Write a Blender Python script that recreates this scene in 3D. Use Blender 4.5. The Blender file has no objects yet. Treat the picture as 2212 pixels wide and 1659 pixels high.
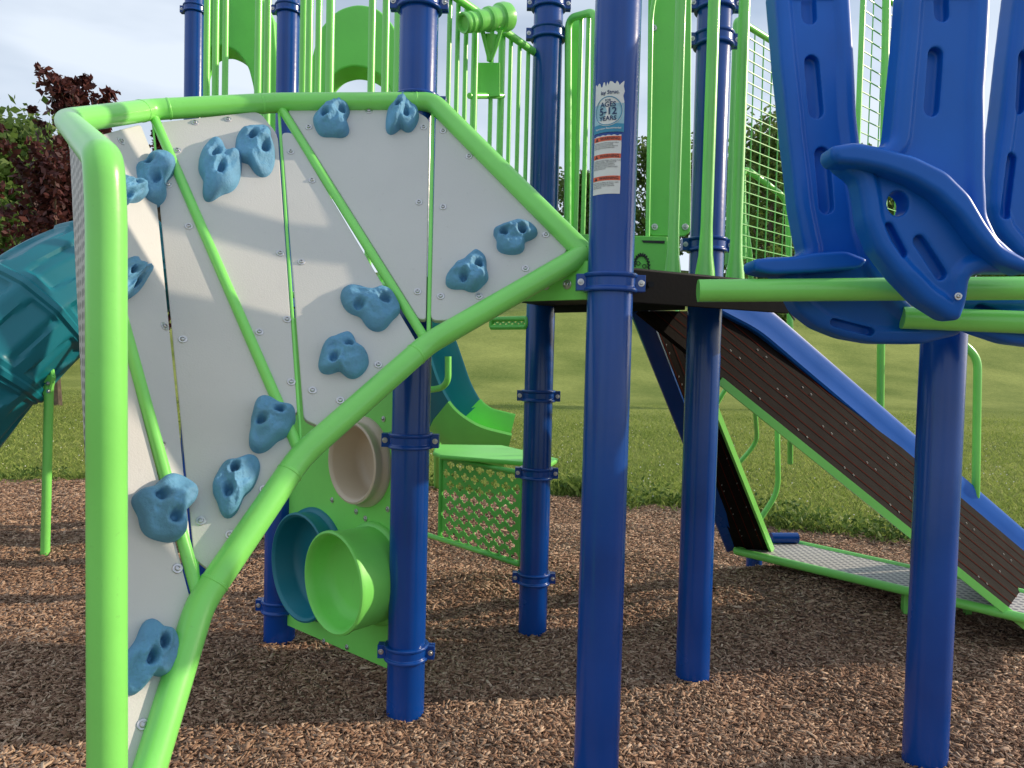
import bpy, bmesh, math, random
import numpy as np
from mathutils import Vector, Matrix, noise
random.seed(7); rng=np.random.default_rng(11)
sc=bpy.context.scene
sc.view_settings.view_transform='Standard'; sc.view_settings.look='None'; sc.view_settings.exposure=0
# ------------------------------------------------------------ camera
H=1.22; PITCH=math.radians(2.0); ROLL=math.radians(1.43); FP=1600.0
C=Vector((0,0,H))
Fv=Vector((0,math.cos(PITCH),-math.sin(PITCH))); U0=Vector((0,math.sin(PITCH),math.cos(PITCH))); R0=Vector((1,0,0))
Rv=R0*math.cos(ROLL)+U0*math.sin(ROLL); Uv=-R0*math.sin(ROLL)+U0*math.cos(ROLL)
cd=bpy.data.cameras.new("camera"); cam=bpy.data.objects.new("camera",cd); sc.collection.objects.link(cam)
m=Matrix((( Rv.x,Uv.x,-Fv.x,0),(Rv.y,Uv.y,-Fv.y,0),(Rv.z,Uv.z,-Fv.z,H),(0,0,0,1)))
cam.matrix_world=m; cd.lens=36*FP/2212; cd.sensor_width=36; cd.clip_end=1000; cd.clip_start=0.05
sc.camera=cam
# survey helpers: turn measured bearings into world coordinates
def ray(px,py): return Fv*FP+Rv*(px-1106)-Uv*(py-829.5)
def S(px,py,Y):
    d=ray(px,py); return C+d*(Y/d.y)
def onp(px,py,p0,n):
    d=ray(px,py); return C+d*((p0-C).dot(n)/d.dot(n))
def G(px,py,z=0.0): return onp(px,py,Vector((0,0,z)),Vector((0,0,1)))
# ------------------------------------------------------------ materials
def newmat(name):
    mt=bpy.data.materials.new(name); mt.use_nodes=True; nt=mt.node_tree
    return mt,nt,nt.nodes['Principled BSDF']
def paint(name,col,rough=0.35,var=0.12,scale=6,coat=0.0,bump=0.0,bscale=200,spec=0.5,dirt=0.0):
    mt,nt,b=newmat(name); N=nt.nodes; L=nt.links
    tc=N.new('ShaderNodeTexCoord'); no=N.new('ShaderNodeTexNoise'); no.inputs['Scale'].default_value=scale; no.inputs['Detail'].default_value=6
    L.new(tc.outputs['Object'],no.inputs['Vector'])
    cr=N.new('ShaderNodeValToRGB'); e=cr.color_ramp.elements
    e[0].position=0.3; e[1].position=0.75
    e[0].color=(*[c*(1-var) for c in col],1); e[1].color=(*[min(1,c*(1+var)) for c in col],1)
    L.new(no.outputs['Fac'],cr.inputs['Fac']); out=cr.outputs['Color']
    if dirt>0:
        n2=N.new('ShaderNodeTexNoise'); n2.inputs['Scale'].default_value=55; n2.inputs['Detail'].default_value=9; n2.inputs['Roughness'].default_value=0.75
        L.new(tc.outputs['Object'],n2.inputs['Vector'])
        c2=N.new('ShaderNodeValToRGB'); c2.color_ramp.elements[0].position=0.60; c2.color_ramp.elements[1].position=0.78
        L.new(n2.outputs['Fac'],c2.inputs['Fac'])
        mu=N.new('ShaderNodeMath'); mu.operation='MULTIPLY'; mu.inputs[1].default_value=dirt; L.new(c2.outputs['Color'],mu.inputs[0])
        mx=N.new('ShaderNodeMix'); mx.data_type='RGBA'; L.new(mu.outputs[0],mx.inputs[0]); L.new(out,mx.inputs[6]); mx.inputs[7].default_value=(0.09,0.07,0.05,1)
        out=mx.outputs[2]
    L.new(out,b.inputs['Base Color'])
    r2=N.new('ShaderNodeMapRange'); r2.inputs['To Min'].default_value=max(0.05,rough-0.08); r2.inputs['To Max'].default_value=rough+0.12
    L.new(no.outputs['Fac'],r2.inputs['Value']); L.new(r2.outputs[0],b.inputs['Roughness'])
    b.inputs['Coat Weight'].default_value=coat; b.inputs['Coat Roughness'].default_value=0.12
    b.inputs['Specular IOR Level'].default_value=spec
    if bump>0:
        n3=N.new('ShaderNodeTexNoise'); n3.inputs['Scale'].default_value=bscale; n3.inputs['Detail'].default_value=4
        L.new(tc.outputs['Object'],n3.inputs['Vector'])
        bp=N.new('ShaderNodeBump'); bp.inputs['Strength'].default_value=bump; bp.inputs['Distance'].default_value=0.002
        L.new(n3.outputs['Fac'],bp.inputs['Height']); L.new(bp.outputs[0],b.inputs['Normal'])
    return mt
GREEN=paint("green_powder_coat",(0.23,0.74,0.14),0.30,0.08,4,0.25,0.15,60,dirt=0.25)
GREENF=paint("green_sheet_plastic",(0.20,0.70,0.12),0.42,0.10,3,0.0,0.12,150,dirt=0.35)
DGREEN=paint("lattice_green_steel",(0.12,0.52,0.08),0.4,0.12,5,0.1)
BLUE=paint("blue_powder_coat",(0.0015,0.055,0.29),0.22,0.18,3,0.15,0.2,40,spec=0.4,dirt=0.18)
BLUEP=paint("blue_moulded_plastic",(0.003,0.115,0.52),0.36,0.12,4,0.0,0.06,120,spec=0.35,dirt=0.12)
TEAL=paint("teal_moulded_plastic",(0.002,0.17,0.23),0.42,0.14,3,0.0,0.1,40,dirt=0.15)
HOLD=paint("climbing_hold_blue",(0.11,0.30,0.48),0.68,0.24,9,0,1.0,160,dirt=0.65)
PANEL=paint("grey_panel_plastic",(0.57,0.565,0.55),0.5,0.05,3,0,0.25,260,dirt=0.22)
BEIGE=paint("cream_plastic",(0.60,0.50,0.38),0.4,0.08,4)
STEEL=paint("galvanised_bolt_steel",(0.55,0.55,0.56),0.3,0.15,80); STEEL.node_tree.nodes['Principled BSDF'].inputs['Metallic'].default_value=0.9
BLACK=paint("black_deck_coating",(0.018,0.018,0.020),0.65,0.2,20,0,0.4,80,spec=0.2)
WHITE=paint("sticker_white",(0.72,0.73,0.72),0.4,0.04,30)
ORANGE=paint("sticker_orange",(0.74,0.12,0.05),0.45,0.1,30)
SBLUE=paint("sticker_blue",(0.03,0.25,0.42),0.4,0.1,30)
SLIGHT=paint("sticker_light_blue",(0.30,0.52,0.62),0.4,0.15,40)
INK=paint("sticker_ink",(0.02,0.02,0.025),0.5,0.1,30)
BARK=paint("bark",(0.10,0.075,0.055),0.9,0.4,12,0,0.8,30)
PLANK=paint("dark_brown_ramp_board",(0.0085,0.0065,0.006),0.8,0.3,14,0,0.5,70,spec=0.05,dirt=0.12)
RED=paint("red_seam",(0.075,0.012,0.007),0.9,0.2,20,spec=0.0)
def attrmat(name,cols,rough=0.8,attr="shade",trans=0.0,spec=0.3):
    mt,nt,b=newmat(name); N=nt.nodes; L=nt.links
    a=N.new('ShaderNodeAttribute'); a.attribute_name=attr
    cr=N.new('ShaderNodeValToRGB'); els=cr.color_ramp.elements
    while len(els)<len(cols): els.new(0.5)
    for i,c in enumerate(cols): els[i].position=i/(len(cols)-1); els[i].color=(*c,1)
    L.new(a.outputs['Fac'],cr.inputs['Fac']); L.new(cr.outputs['Color'],b.inputs['Base Color'])
    b.inputs['Roughness'].default_value=rough; b.inputs['Specular IOR Level'].default_value=spec
    if trans>0:
        tr=N.new('ShaderNodeBsdfTranslucent'); L.new(cr.outputs['Color'],tr.inputs['Color'])
        ms=N.new('ShaderNodeMixShader'); ms.inputs[0].default_value=trans
        L.new(b.outputs[0],ms.inputs[1]); L.new(tr.outputs[0],ms.inputs[2]); L.new(ms.outputs[0],N['Material Output'].inputs['Surface'])
    return mt
CHIP=attrmat("wood_chip",[(0.10,0.050,0.031),(0.24,0.135,0.085),(0.37,0.235,0.158),(0.50,0.345,0.24),(0.66,0.50,0.37)],0.88)
BLADE=attrmat("grass_blade",[(0.13,0.20,0.04),(0.24,0.32,0.07),(0.35,0.42,0.11),(0.50,0.51,0.22)],0.7,trans=0.4)
WEED=attrmat("weed_leaf",[(0.05,0.10,0.02),(0.12,0.20,0.04),(0.22,0.30,0.07)],0.6,trans=0.35)
LEAFG=attrmat("green_leaf",[(0.05,0.09,0.02),(0.11,0.18,0.04),(0.20,0.29,0.065)],0.6,trans=0.4)
LEAFR=attrmat("dark_red_leaf",[(0.035,0.012,0.014),(0.085,0.025,0.025),(0.18,0.06,0.045)],0.5,trans=0.35)
def mulchmat():
    mt,nt,b=newmat("mulch_bed"); N=nt.nodes; L=nt.links
    tc=N.new('ShaderNodeTexCoord'); v=N.new('ShaderNodeTexVoronoi'); v.inputs['Scale'].default_value=75
    mp=N.new('ShaderNodeMapping'); mp.inputs['Scale'].default_value=(1,2.2,1); L.new(tc.outputs['Object'],mp.inputs['Vector'])
    L.new(mp.outputs[0],v.inputs['Vector'])
    sp=N.new('ShaderNodeSeparateColor'); L.new(v.outputs['Color'],sp.inputs[0])
    cr=N.new('ShaderNodeValToRGB'); e=cr.color_ramp.elements; e[0].color=(0.07,0.038,0.025,1); e[1].color=(0.36,0.24,0.17,1)
    L.new(sp.outputs[0],cr.inputs['Fac']); L.new(cr.outputs[0],b.inputs['Base Color']); b.inputs['Roughness'].default_value=0.9
    bp=N.new('ShaderNodeBump'); bp.inputs['Distance'].default_value=0.012; L.new(sp.outputs[1],bp.inputs['Height']); L.new(bp.outputs[0],b.inputs['Normal'])
    return mt
def grassmat():
    mt,nt,b=newmat("lawn"); N=nt.nodes; L=nt.links
    tc=N.new('ShaderNodeTexCoord')
    n1=N.new('ShaderNodeTexNoise'); n1.inputs['Scale'].default_value=0.3; n1.inputs['Detail'].default_value=8
    n2=N.new('ShaderNodeTexNoise'); n2.inputs['Scale'].default_value=7; n2.inputs['Detail'].default_value=12; n2.inputs['Roughness'].default_value=0.9
    for n in (n1,n2): L.new(tc.outputs['Object'],n.inputs['Vector'])
    ad=N.new('ShaderNodeMath'); ad.operation='MULTIPLY_ADD'; ad.inputs[1].default_value=0.4; L.new(n1.outputs[0],ad.inputs[0])
    m2=N.new('ShaderNodeMath'); m2.operation='MULTIPLY'; m2.inputs[1].default_value=0.6; L.new(n2.outputs[0],m2.inputs[0]); L.new(m2.outputs[0],ad.inputs[2])
    cr=N.new('ShaderNodeValToRGB'); e=cr.color_ramp.elements; e[0].position=0.38; e[0].color=(0.11,0.175,0.035,1); e[1].position=0.62; e[1].color=(0.36,0.41,0.12,1)
    L.new(ad.outputs[0],cr.inputs['Fac']); L.new(cr.outputs[0],b.inputs['Base Color']); b.inputs['Roughness'].default_value=0.9; b.inputs['Specular IOR Level'].default_value=0.1
    bp=N.new('ShaderNodeBump'); bp.inputs['Distance'].default_value=0.08; L.new(n2.outputs[0],bp.inputs['Height']); L.new(bp.outputs[0],b.inputs['Normal'])
    return mt
def perfmat(scale=38,dark=(0.12,0.10,0.09,1)):
    mt,nt,b=newmat("perforated_steel"); N=nt.nodes; L=nt.links
    tc=N.new('ShaderNodeTexCoord'); v=N.new('ShaderNodeTexVoronoi'); v.inputs['Scale'].default_value=scale; v.inputs['Randomness'].default_value=0.0
    L.new(tc.outputs['Object'],v.inputs['Vector'])
    cr=N.new('ShaderNodeValToRGB'); cr.color_ramp.elements[0].position=0.36; cr.color_ramp.elements[1].position=0.42
    cr.color_ramp.elements[0].color=dark; cr.color_ramp.elements[1].color=(0.5,0.48,0.45,1)
    L.new(v.outputs['Distance'],cr.inputs['Fac']); L.new(cr.outputs[0],b.inputs['Base Color']); b.inputs['Roughness'].default_value=0.5
    return mt
PERF=perfmat(42,(0.05,0.04,0.035,1))
# ------------------------------------------------------------ object helpers
COL=sc.collection
def thing(name,label,cat,loc,group=None):
    o=bpy.data.objects.new(name,None); o.empty_display_size=0.1; o.location=loc; COL.objects.link(o)
    o["label"]=label; o["category"]=cat
    if group: o["group"]=group
    return o
def origin_of(p):
    v=Vector((0,0,0))
    while p: v+=Vector(p.location); p=p.parent
    return v
def attach(o,parent):
    me=o.data
    n=len(me.vertices)
    co=np.empty(n*3); me.vertices.foreach_get('co',co); co=co.reshape(-1,3)
    c=(co.min(0)+co.max(0))/2; co-=c; me.vertices.foreach_set('co',co.ravel()); me.update()
    base=origin_of(parent) if parent else Vector((0,0,0))
    o.location=Vector(c.tolist())-base
    if parent: o.parent=parent
def mk(name,v,f,mat,parent=None,smooth=True,ang=35,bevel=0,center=True):
    me=bpy.data.meshes.new(name); me.from_pydata([tuple(p) for p in v],[],[tuple(q) for q in f]); me.update()
    if smooth:
        me.shade_smooth(); me.set_sharp_from_angle(angle=math.radians(ang))
    me.materials.append(mat)
    o=bpy.data.objects.new(name,me); COL.objects.link(o)
    if center: attach(o,parent)
    if bevel>0:
        b=o.modifiers.new('bevel','BEVEL'); b.width=bevel; b.segments=3; b.limit_method='ANGLE'; b.angle_limit=math.radians(40)
    return o
def merge(*parts):
    V=[];F=[]
    for v,f in parts:
        k=len(V); V+=list(v); F+=[tuple(i+k for i in q) for q in f]
    return V,F
def roundpath(pts,rad,seg=6):
    out=[pts[0]]
    for i in range(1,len(pts)-1):
        a,b,c=pts[i-1],pts[i],pts[i+1]
        d1=(a-b); d2=(c-b); r=min(rad,d1.length*0.45,d2.length*0.45)
        p=b+d1.normalized()*r; q=b+d2.normalized()*r
        for k in range(seg+1):
            t=k/seg; out.append(p*(1-t)**2+b*2*t*(1-t)+q*t*t)
    out.append(pts[-1]); return out
def sweep(pts,r,n=20,prof=None,cap=True,up=None,openp=False):
    m=len(pts); V=[];F=[]
    rs=r if isinstance(r,(list,tuple)) else [r]*m
    T=[]
    for i in range(m):
        a=pts[max(i-1,0)]; b=pts[min(i+1,m-1)]; T.append((b-a).normalized())
    u=up or (Vector((0,0,1)) if abs(T[0].z)<0.9 else Vector((1,0,0)))
    u=(u-T[0]*u.dot(T[0])).normalized()
    if prof is None: prof=[(math.cos(2*math.pi*k/n),math.sin(2*math.pi*k/n)) for k in range(n)]
    n=len(prof)
    for i in range(m):
        u=(u-T[i]*u.dot(T[i])).normalized(); w=T[i].cross(u)
        for a,b in prof: V.append(pts[i]+(u*a+w*b)*rs[i])
    for i in range(m-1):
        for k in range(n-(1 if openp else 0)):
            k2=(k+1)%n; F.append((i*n+k,i*n+k2,(i+1)*n+k2,(i+1)*n+k))
    if cap and not openp:
        F.append(tuple(range(n-1,-1,-1))); F.append(tuple((m-1)*n+k for k in range(n)))
    return V,F
def lathe(profile,o,d,n=40,up=None):
    d=d.normalized(); u=Vector((0,0,1)) if abs(d.z)<0.9 else Vector((1,0,0)); u=(u-d*u.dot(d)).normalized(); w=d.cross(u)
    V=[];F=[]
    for r,h in profile:
        for k in range(n):
            a=2*math.pi*k/n; V.append(o+d*h+(u*math.cos(a)+w*math.sin(a))*r)
    for i in range(len(profile)-1):
        for k in range(n):
            k2=(k+1)%n; F.append((i*n+k,i*n+k2,(i+1)*n+k2,(i+1)*n+k))
    return V,F
def box(c,ax,ay,az):
    V=[c+ax*i+ay*j+az*k for i in(-1,1) for j in(-1,1) for k in(-1,1)]
    F=[(0,1,3,2),(4,6,7,5),(0,4,5,1),(2,3,7,6),(0,2,6,4),(1,5,7,3)]
    return V,F
def prism(poly,off):
    n=len(poly); V=list(poly)+[p+off for p in poly]
    F=[tuple(range(n)),tuple(range(2*n-1,n-1,-1))]+[(i,i+n,(i+1)%n+n,(i+1)%n) for i in range(n)]
    return V,F
def roundpoly(p,rad,seg=4):
    out=[];n=len(p)
    for i in range(n):
        a,b,c=Vector(p[i-1]),Vector(p[i]),Vector(p[(i+1)%n]); d1=a-b;d2=c-b; r=min(rad,d1.length*.4,d2.length*.4)
        P=b+d1.normalized()*r;Q=b+d2.normalized()*r
        for k in range(seg+1):
            t=k/seg; q=P*(1-t)**2+b*2*t*(1-t)+Q*t*t; out.append((q.x,q.y))
    return out
def solid(name,v,f):
    me=bpy.data.meshes.new(name); me.from_pydata([tuple(p) for p in v],[],f)
    bm=bmesh.new(); bm.from_mesh(me); bmesh.ops.recalc_face_normals(bm,faces=bm.faces); bm.to_mesh(me); bm.free()
    o=bpy.data.objects.new(name,me); COL.objects.link(o); return o
def bake(o,cut,mat,parent,smooth=False,shape=None):
    bpy.context.view_layer.update(); nm=o.name
    m2=bpy.data.meshes.new_from_object(o.evaluated_get(bpy.context.evaluated_depsgraph_get())); bpy.data.objects.remove(o)
    for c in cut: bpy.data.objects.remove(c)
    if shape:
        n=len(m2.vertices); co=np.empty(n*3); m2.vertices.foreach_get('co',co); co=shape(co.reshape(-1,3)); m2.vertices.foreach_set('co',co.ravel()); m2.update()
    if smooth: m2.shade_smooth()
    m2.materials.clear(); m2.materials.append(mat)
    o=bpy.data.objects.new(nm,m2); COL.objects.link(o); attach(o,parent); return o
def cutby(o,c):
    md=o.modifiers.new('b','BOOLEAN'); md.operation='DIFFERENCE'; md.object=c; md.solver='EXACT'
X,Yv,Z=Vector((1,0,0)),Vector((0,1,0)),Vector((0,0,1))
bv,bf=merge(lathe([(0.0,0.0015),(0.0105,0.0015),(0.0115,0.0008),(0.0115,-0.002)],Vector((0,0,0)),Z,20),
            lathe([(0.0066,0.0015),(0.0064,0.0035),(0.0052,0.0052),(0.0034,0.0058),(0.0032,0.003),(0.0,0.003)],Vector((0,0,0)),Z,20))
BOLT=bpy.data.meshes.new("bolt"); BOLT.from_pydata([tuple(p) for p in bv],[],bf); BOLT.shade_smooth(); BOLT.set_sharp_from_angle(angle=0.6); BOLT.materials.append(STEEL)
def bolt(parent,p,n,s=1.0,mesh=None):
    o=bpy.data.objects.new("bolt",mesh or BOLT); COL.objects.link(o)
    o.rotation_euler=n.to_track_quat('Z','Y').to_euler(); o.location=p-origin_of(parent); o.parent=parent; o.scale=(s,s,s); return o
DBOLT=BOLT.copy(); DBOLT.materials.clear(); DBOLT.materials.append(paint("dark_grey_bolt",(0.20,0.19,0.18),0.6,0.2,60))  # ramp bolt copy in darker grey, colour lowered to tame the steel's glare
# ------------------------------------------------------------ terrain
def hm(x,y):
    return (0.012*np.sin(2.1*x+1.3*y+0.5)+0.009*np.sin(4.3*x-3.1*y+1.1)+0.009*np.sin(7.7*x+5.9*y)+0.006*np.sin(13*x-11*y+2)
            +0.13*np.exp(-(((x-1.75)/0.75)**2+((y-3.75)/0.45)**2)) +0.05*np.exp(-(((x+0.1)/0.5)**2+((y-3.9)/0.3)**2)))
EX=[-14,-4.6,-2.1,0.6,1.48,2.7,3.3,8,12]; EY=[6.4,6.6,6.75,6.5,6.0,5.1,4.73,4.0,3.6]
def edge(x): return np.interp(x,EX,EY)+0.07*np.sin(5.1*x)+0.05*np.sin(11.3*x+1)+0.03*np.sin(23*x)
def terr(x,y):
    t=np.clip((y-22-0.1*np.abs(x))/42,0,1); s=t*t*(3-2*t)
    z=s*(8.6+0.5*np.sin(x*0.05)+0.3*np.sin(x*0.13+1))
    far=np.where(y<edge(x)-0.15,-0.09,0.0)
    return z+far+0.03*np.sin(x*0.9)*np.sin(y*0.7)*np.clip((y-8)/5,0,1)
def grid(name,xs,ys,fz,mat):
    Xg,Yg=np.meshgrid(xs,ys); Zg=fz(Xg,Yg); nx,ny=len(xs),len(ys)
    v=np.stack([Xg,Yg,Zg],-1).reshape(-1,3)
    i=np.arange(nx-1)[None,:]+nx*np.arange(ny-1)[:,None]; i=i.ravel()
    f=np.stack([i,i+1,i+1+nx,i+nx],-1)
    me=bpy.data.meshes.new(name); me.from_pydata(v.tolist(),[],f.tolist()); me.shade_smooth(); me.materials.append(mat)
    o=bpy.data.objects.new(name,me); COL.objects.link(o); return o
xs=np.concatenate([np.linspace(-400,-20,30)[:-1],np.linspace(-20,20,161),np.linspace(20,400,30)[1:]])
ys=np.concatenate([np.linspace(-60,0,10)[:-1],np.linspace(0,12,81),np.linspace(12,80,90)[1:],np.linspace(80,600,20)[1:]])
g=grid("ground",xs,ys,terr,grassmat()); g["kind"]="structure"; g["label"]="sunlit mown lawn rising to a low grassy bank"
mx_=np.linspace(-9,9,181); tt=np.linspace(0,1,111)
v=[];nx=len(mx_)
for t in tt:
    for x in mx_:
        y=-3+(float(edge(x))+3)*t; z=0.012+float(hm(x,y))
        if t>0.975: z=0.012+float(hm(x,y))*(1-t)/0.025*1.0-0.01*(t-0.975)/0.025
        v.append((x,y,z))
f=[(r*nx+c,r*nx+c+1,(r+1)*nx+c+1,(r+1)*nx+c) for r in range(len(tt)-1) for c in range(nx-1)]
mb=mk("mulch_ground",v,f,mulchmat(),center=False); mb["kind"]="structure"; mb["label"]="brown wood chip play surface"
def rawmesh(name,V,F,shade,mat):
    n,k,_=V.shape; m_,s=F.shape
    me=bpy.data.meshes.new(name); me.vertices.add(n*k); me.vertices.foreach_set('co',V.reshape(-1).astype(np.float32))
    fi=(F[None]+np.arange(n)[:,None,None]*k).reshape(-1)
    me.loops.add(len(fi)); me.loops.foreach_set('vertex_index',fi.astype(np.int32))
    me.polygons.add(n*m_); me.polygons.foreach_set('loop_start',(np.arange(n*m_)*s).astype(np.int32))
    try: me.polygons.foreach_set('loop_total',np.full(n*m_,s,dtype=np.int32))
    except Exception: pass
    me.update(calc_edges=True); me.validate()
    a=me.attributes.new('shade','FLOAT','POINT'); a.data.foreach_set('value',np.repeat(shade,k).astype(np.float32))
    me.materials.append(mat)
    o=bpy.data.objects.new(name,me); COL.objects.link(o); return o
n=260000
yy=1.2+5.7*rng.random(n)**1.25; xx=(rng.random(n)*2-1)*(yy*0.76+0.35)
k=yy<edge(xx)+0.05*rng.standard_normal(n); xx,yy=xx[k],yy[k]; n=len(xx)
ln=rng.uniform(0.005,0.0155,n)*(0.8+0.09*yy); ln*=np.where(rng.random(n)<0.03,2.0,1); wd=ln*rng.uniform(0.16,0.42,n); th=rng.uniform(0.0008,0.0024,n)
az=rng.random(n)*2*np.pi; ti=rng.normal(0,0.22,n); ro=rng.normal(0,0.34,n)
ux=np.stack([np.cos(az)*np.cos(ti),np.sin(az)*np.cos(ti),np.sin(ti)],-1)
s0=np.stack([-np.sin(az),np.cos(az),np.zeros(n)],-1); nn=np.cross(ux,s0); uy=s0*np.cos(ro)[:,None]+nn*np.sin(ro)[:,None]; uz=np.cross(ux,uy)
c=np.stack([xx,yy,0.0145+hm(xx,yy)+rng.random(n)*0.010],-1)
cor=[(-1,-.7,-1),(-1,.5,-1),(1,-.5,-1),(1,.8,-1),(-1,-.7,1),(-1,.5,1),(1,-.5,1),(1,.8,1)]
V=np.stack([c+ux*(ln*a*(0.8+0.4*((i*7)%3)/2))[:,None]*0.9+uy*(wd*b)[:,None]+uz*(th*d)[:,None] for i,(a,b,d) in enumerate(cor)],1)
F=np.array([(4,6,7,5),(0,4,5,1),(2,3,7,6),(0,2,6,4),(1,5,7,3)])
o=rawmesh("wood_chip_mulch",V,F,np.clip(rng.beta(2,2.4,n)+0.07*np.sin(xx*2.3+1)*np.sin(yy*2.9),0,1),CHIP); o["kind"]="stuff"; o["label"]="loose brown wood chips covering the play area"; o["category"]="mulch"
n=260000
yy=4.2+20*rng.random(n)**1.7; xx=(rng.random(n)*2-1)*(yy*0.76+0.5)
e=edge(xx); k=(yy>e-0.02+0.08*rng.standard_normal(n)); xx,yy,e=xx[k],yy[k],e[k]; n=len(xx)
nearE=np.exp(-((yy-e)/0.4)**2)*np.clip(0.35+0.65*np.sin(xx*3.1)*np.sin(xx*1.3+1)+0.3*(xx>0.5),0,1.2)
fade=np.clip((24-yy)/10,0.15,1)
hh=rng.uniform(0.025,0.055,n)*(1+3.0*nearE*rng.random(n))*fade; w=rng.uniform(0.002,0.004,n)*(0.6+yy*0.12)
az=rng.random(n)*2*np.pi; le=rng.normal(0,0.6,(n,2))*hh[:,None]
b=np.stack([xx,yy,terr(xx,yy)-0.002],-1); sd=np.stack([np.cos(az),np.sin(az),0*az],-1)*w[:,None]
mid=b+np.stack([le[:,0]*.35,le[:,1]*.35,hh*0.6],-1); tip=b+np.stack([le[:,0],le[:,1],hh],-1)
V4=np.stack([b-sd,b+sd,tip,mid-sd*.7],1)
o=rawmesh("grass",V4,np.array([(0,1,2,3)]),np.clip(rng.beta(2.4,2,n)*0.8+0.12*np.sin(xx*0.7+yy*.5)*np.sin(yy*0.9)+0.03-0.4*np.clip(nearE,0,1),0,1),BLADE); o["kind"]="stuff"; o["label"]="short lawn grass with longer tufts along the mulch edge"; o["category"]="grass"
nc=190; wx=np.concatenate([rng.uniform(0.5,3.6,140),rng.uniform(-5,0.5,50)]); wy=edge(wx)+rng.uniform(-0.08,0.35,nc); hgt=rng.uniform(0.06,0.21,nc)*np.where(wx>0.5,1,0.6)
per=36; xx=np.repeat(wx,per)+rng.normal(0,0.06,nc*per); yy=np.repeat(wy,per)+rng.normal(0,0.05,nc*per); zz=np.repeat(hgt,per)*rng.random(nc*per)
n=nc*per; P=np.stack([xx,yy,terr(xx,np.maximum(yy,edge(xx)))+zz+0.01],-1); a=rng.normal(0,1,(n,3)); a[:,2]=np.abs(a[:,2])*1.3; a/=np.linalg.norm(a,axis=1)[:,None]; b=np.cross(a,rng.normal(0,1,(n,3))); b/=np.linalg.norm(b,axis=1)[:,None]
s=rng.uniform(0.012,0.032,n)[:,None]; V=np.stack([P-a*s,P+b*s*.4,P+a*s,P-b*s*.4],1)
o=rawmesh("weeds",V,np.array([(0,1,2,3)]),rng.random(n),WEED); o["kind"]="stuff"; o["label"]="leafy green weeds straggling along the mulch edge"; o["category"]="weeds"
n=900
yy=4.6+9*rng.random(n)**1.3; xx=(rng.random(n)*2-1)*(yy*0.74); k=yy>edge(xx)+0.02; xx,yy=xx[k],yy[k]; n=len(xx)
cc=np.stack([xx,yy,terr(xx,yy)+rng.uniform(0.05,0.13,n)],-1); r=0.007
oc=np.array([(r,0,0),(0,r,0),(-r,0,0),(0,-r,0),(0,0,r),(0,0,-r)]); V=cc[:,None,:]+oc[None]
FLW=attrmat("clover_flower",[(0.7,0.55,0.05),(0.6,0.6,0.55),(0.75,0.74,0.7),(0.75,0.74,0.7)],0.8)
o=rawmesh("clover_flowers",V,np.array([(0,1,4),(1,2,4),(2,3,4),(3,0,4),(1,0,5),(2,1,5),(3,2,5),(0,3,5)]),rng.random(n),FLW); o["kind"]="stuff"; o["label"]="scattered small white clover flowers in the lawn"; o["category"]="flowers"
# ------------------------------------------------------------ trees
def tree(name,label,base,height,width,mat,nl,ls,crown_lo=0.15,seed=0,spiky=0.0,group=None,nb=26,cat="tree"):
    r=np.random.default_rng(seed); T=thing(name,label,cat,base,group)
    parts=[]; tr=height*0.015+0.02
    top=base+Vector((r.normal(0,.02)*height,r.normal(0,.02)*height,height*0.92))
    tp=[base+(top-base)*t+Vector((math.sin(t*5+seed)*0.012*height,math.cos(t*4)*0.012*height,0)) for t in np.linspace(0,1,9)]
    parts.append(sweep(tp,[tr*(1-0.85*t) for t in np.linspace(0,1,9)],8))
    cl=[]
    for i in range(nb):
        t=crown_lo+(0.97-crown_lo)*(i+r.random())/nb; p=base+(top-base)*t; a=r.random()*6.283
        prof=math.sin(min(1,(t-crown_lo)/(1-crown_lo)*0.9+0.12)*math.pi)**0.7
        L=width*0.5*prof*r.uniform(0.65,1.15)+0.03*height
        if spiky: L*=r.uniform(0.8,1.4)
        d=Vector((math.cos(a),math.sin(a),r.uniform(0.25,0.7)+spiky*1.2)).normalized()
        q=[p,p+d*L*.5,p+d*L+Z*L*0.12]
        parts.append(sweep(q,[tr*0.4*(1-t*.6),tr*.22,tr*.06],5))
        for s in np.linspace(0.3,1.05,7):
            if spiky: cl.append((np.array(p+d*L*s+Z*L*0.12*s*s)+r.normal(0,0.05,3)*(1.1-s),(0.15-0.10*s)*r.uniform(.7,1.3)*min(1.4,width/2.2)))
            else: cl.append((np.array(p+d*L*s)+r.normal(0,0.04,3)*height,height*0.06*r.uniform(.6,1.3)))
    for k in range(6): cl.append((np.array(top)-np.array([0,0,height*0.03*k]),height*(0.006+0.003*k) if spiky else height*0.03))
    v,f=merge(*parts); mk("trunk",v,f,BARK,T)
    per=max(4,nl//len(cl)); P=[];SH=[]
    for cpos,rc in cl:
        q=cpos+r.normal(0,1,(per,3))*rc*np.array([1,1,.7]); P.append(q); SH.append(np.clip(r.normal(0.3+0.4*r.random(),0.15,per),0,1))
    P=np.concatenate(P); SH=np.concatenate(SH); n=len(P)
    a=r.normal(0,1,(n,3)); a/=np.linalg.norm(a,axis=1)[:,None]; b=np.cross(a,r.normal(0,1,(n,3))); b/=np.linalg.norm(b,axis=1)[:,None]
    s=(ls*r.uniform(.6,1.3,n))[:,None]
    V=np.stack([P-a*s,P+b*s*.6,P+a*s,P-b*s*.6],1)
    o=rawmesh("crown",V,np.array([(0,1,2,3)]),SH,mat); attach(o,T); return T
q=S(120,745,15.0)
tree("maple_tree","dark red leaved maple tree on the lawn behind the slide",Vector((q.x,15.0,0)),4.9,3.8,LEAFR,9500,0.075,0.10,3,0.7,nb=36)
q=S(205,745,16.0)
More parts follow.
